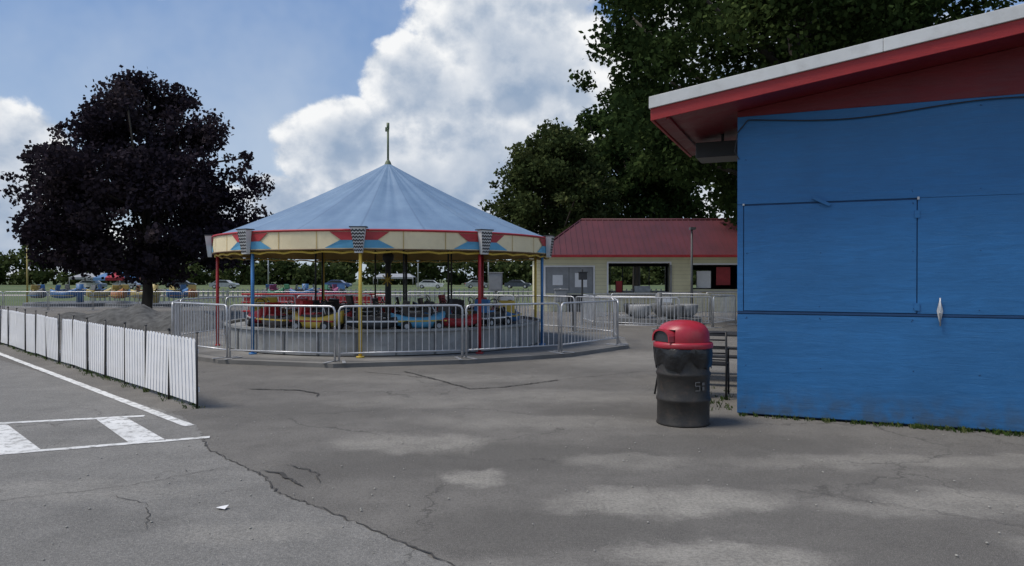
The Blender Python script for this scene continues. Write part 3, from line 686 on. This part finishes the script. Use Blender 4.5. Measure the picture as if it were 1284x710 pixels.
b=B(); barrier(b,(3.0,22.9),(5.2,22.6),0); barrier(b,(6.0,30.6),(8.2,31.4),0); barrier(b,(8.3,31.4),(10.5,31.6),0); b.done('metal_barrier_fence')
def kride(loc,n,rad_,cols,name='kiddie_ride',s=1.1):
    t=empty(name,loc); b=B(); b.lathe([(rad_+.6,.0),(rad_+.6,.2),(rad_+.5,.22),(.0,.2)],(0,0,0),dgrey,40,sm=False)
    for i in range(n): boat(b,i*360/n+10,rad_,cols[i%len(cols)],cols[(i+2)%len(cols)],1.25*s,.62*s,.5*s,kind='boat',trim=cols[(i+1)%len(cols)])
    b.tube([(0,0,.2),(0,0,1.3)],.2,cols[0],12)
    for i in range(n): a=rad(i*360/n+10); b.tube([(0,0,1.0),(rad_*math.sin(a),-rad_*math.cos(a),.8)],.04,dgrey,6)
    b.done('ride_parts',t)
kride((-26,44,0),8,2.3,[mblue,myel,mblue,dgrey]); kride((-21,43,0),7,2.0,[myel,mblue,orange,myel]); kride((-13,46,0),8,2.2,[mblue,pink,dgrey,green])
b=B()
for i in range(19): barrier(b,(-33+i*2.3,37.5),(-33+(i+1)*2.3,37.5),0,.95)
b.done('metal_barrier_fence')
b=B()
for i in range(120):
    x=-30+i*.35; b.box((x,52,.45),(.1,.03,.9),greym)
for z in (.3,.7): b.bb(-30,12,51.93,51.97,z,z+.08,greym)
b.done('board_fence')
def umb(x,y,c1,c2,rr_=1.5,h=2.3):
    t=empty('patio_umbrella',(x,y,0)); b=B(); b.tube([(0,0,0),(0,0,h)],.04,white,8)
    for i in range(8):
        a0,a1=i*math.pi/4,(i+1)*math.pi/4; c=c1 if i%2 else c2
        b.face([(0,0,h),(rr_*math.cos(a0),rr_*math.sin(a0),h-.6),(rr_*math.cos(a1),rr_*math.sin(a1),h-.6)],c); b.face([(rr_*math.cos(a0),rr_*math.sin(a0),h-.6),(rr_*math.cos(a0),rr_*math.sin(a0),h-.8),(rr_*math.cos(a1),rr_*math.sin(a1),h-.8),(rr_*math.cos(a1),rr_*math.sin(a1),h-.6)],c)
    b.lathe([(0.01,0),(.3,0),(.3,.1),(.05,.12)],(0,0,0),greym,12); b.done('umbrella_parts',t)
umb(-27,50,mblue,red)
def tent(x,y,w_,h,m=white):
    t=empty('party_tent',(x,y,0)); b=B()
    for sx in (-1,1):
        for sy in (-1,1): b.tube([(sx*w_,sy*w_*.6,0),(sx*w_,sy*w_*.6,h)],.06,m,6)
    b.face([(-w_,-w_*.6,h),(w_,-w_*.6,h),(w_*.75,0,h+.7),(-w_*.75,0,h+.7)],m); b.face([(w_,w_*.6,h),(-w_,w_*.6,h),(-w_*.75,0,h+.7),(w_*.75,0,h+.7)],m)
    b.face([(-w_,w_*.6,h),(-w_,-w_*.6,h),(-w_*.75,0,h+.7)],m); b.face([(w_,-w_*.6,h),(w_,w_*.6,h),(w_*.75,0,h+.7)],m); b.bb(-w_,w_,-w_*.6-.03,-w_*.6,h-.35,h,m); b.done('tent_parts',t)
tent(-66,118,4,1.9,greym); tent(-24,150,4,2.0,greym)
def car(x,y,rz,m):
    t=empty('parked_car',(x,y,0),rz); b=B()
    body=[(-2.2,.3),(2.2,.3),(2.25,.65),(2.1,.85),(1.2,.95),(.6,1.4),(-1.0,1.45),(-1.7,1.0),(-2.2,.92)]
    b.prism(body,-.85,.85,m); b.prism([(1.05,.97),(.58,1.34),(-.95,1.38),(-1.5,1.02)],-.86,.86,glass)
    for X_ in (-1.35,1.35):
        for s in (-1,1): b.tube([(X_,s*.68,.33),(X_,s*.88,.33)],.33,rubber,18); b.tube([(X_,s*.88,.33),(X_,s*.89,.33)],.19,galv,12)
    for s in (-.6,.6): b.box((2.2,s,.7),(.1,.3,.12),white); b.box((-2.2,s,.8),(.08,.3,.12),red)
    b.done('car_body',t,bevel=.03)
cs=[M('car_white',(.6,.6,.6),.25),M('car_silver',(.35,.36,.38),.25,.6),M('car_dark',(.04,.05,.07),.25),M('car_silver',(.35,.36,.38)),M('car_blue',(.05,.1,.25),.25)]
for i,(x,y) in enumerate([(-69,120),(-62,118),(-56,124),(-48,122),(-30,126),(-14,125),(-6,128),(1,126)]): car(x,y,R.uniform(-.3,.3),cs[i%5])
b=B(); b.face([(-300,70,-.012),(200,70,-.012),(200,76,-.012),(-300,76,-.012)],M('gravel_path',(.3,.28,.24),.95)); b.done('gravel_path')
b=B(); g=random.Random(8); nx,ny=60,30; mm=M('dark_gravel',(.075,.075,.072),.95,0,.5,5,1,30)
for j in range(ny):
    for i in range(nx):
        u=i/(nx-1);v_=j/(ny-1); h=.62*(math.sin(math.pi*u)**.45)*(math.sin(math.pi*v_)**.6)*(1+.15*math.sin(u*17)+.1*math.sin(u*31+v_*9))+(g.uniform(-.03,.03) if 0<i<nx-1 and 0<j<ny-1 else -.03)
        b.v.append((-15.5+6.2*u,22.6+3.0*v_+.4*math.sin(u*5),max(-.03,h)))
k=b.mi(mm)
for j in range(ny-1):
    for i in range(nx-1): b.f.append([j*nx+i,j*nx+i+1,(j+1)*nx+i+1,(j+1)*nx+i]); b.m.append(k); b.sm.append(True)
b.done('gravel_mound')
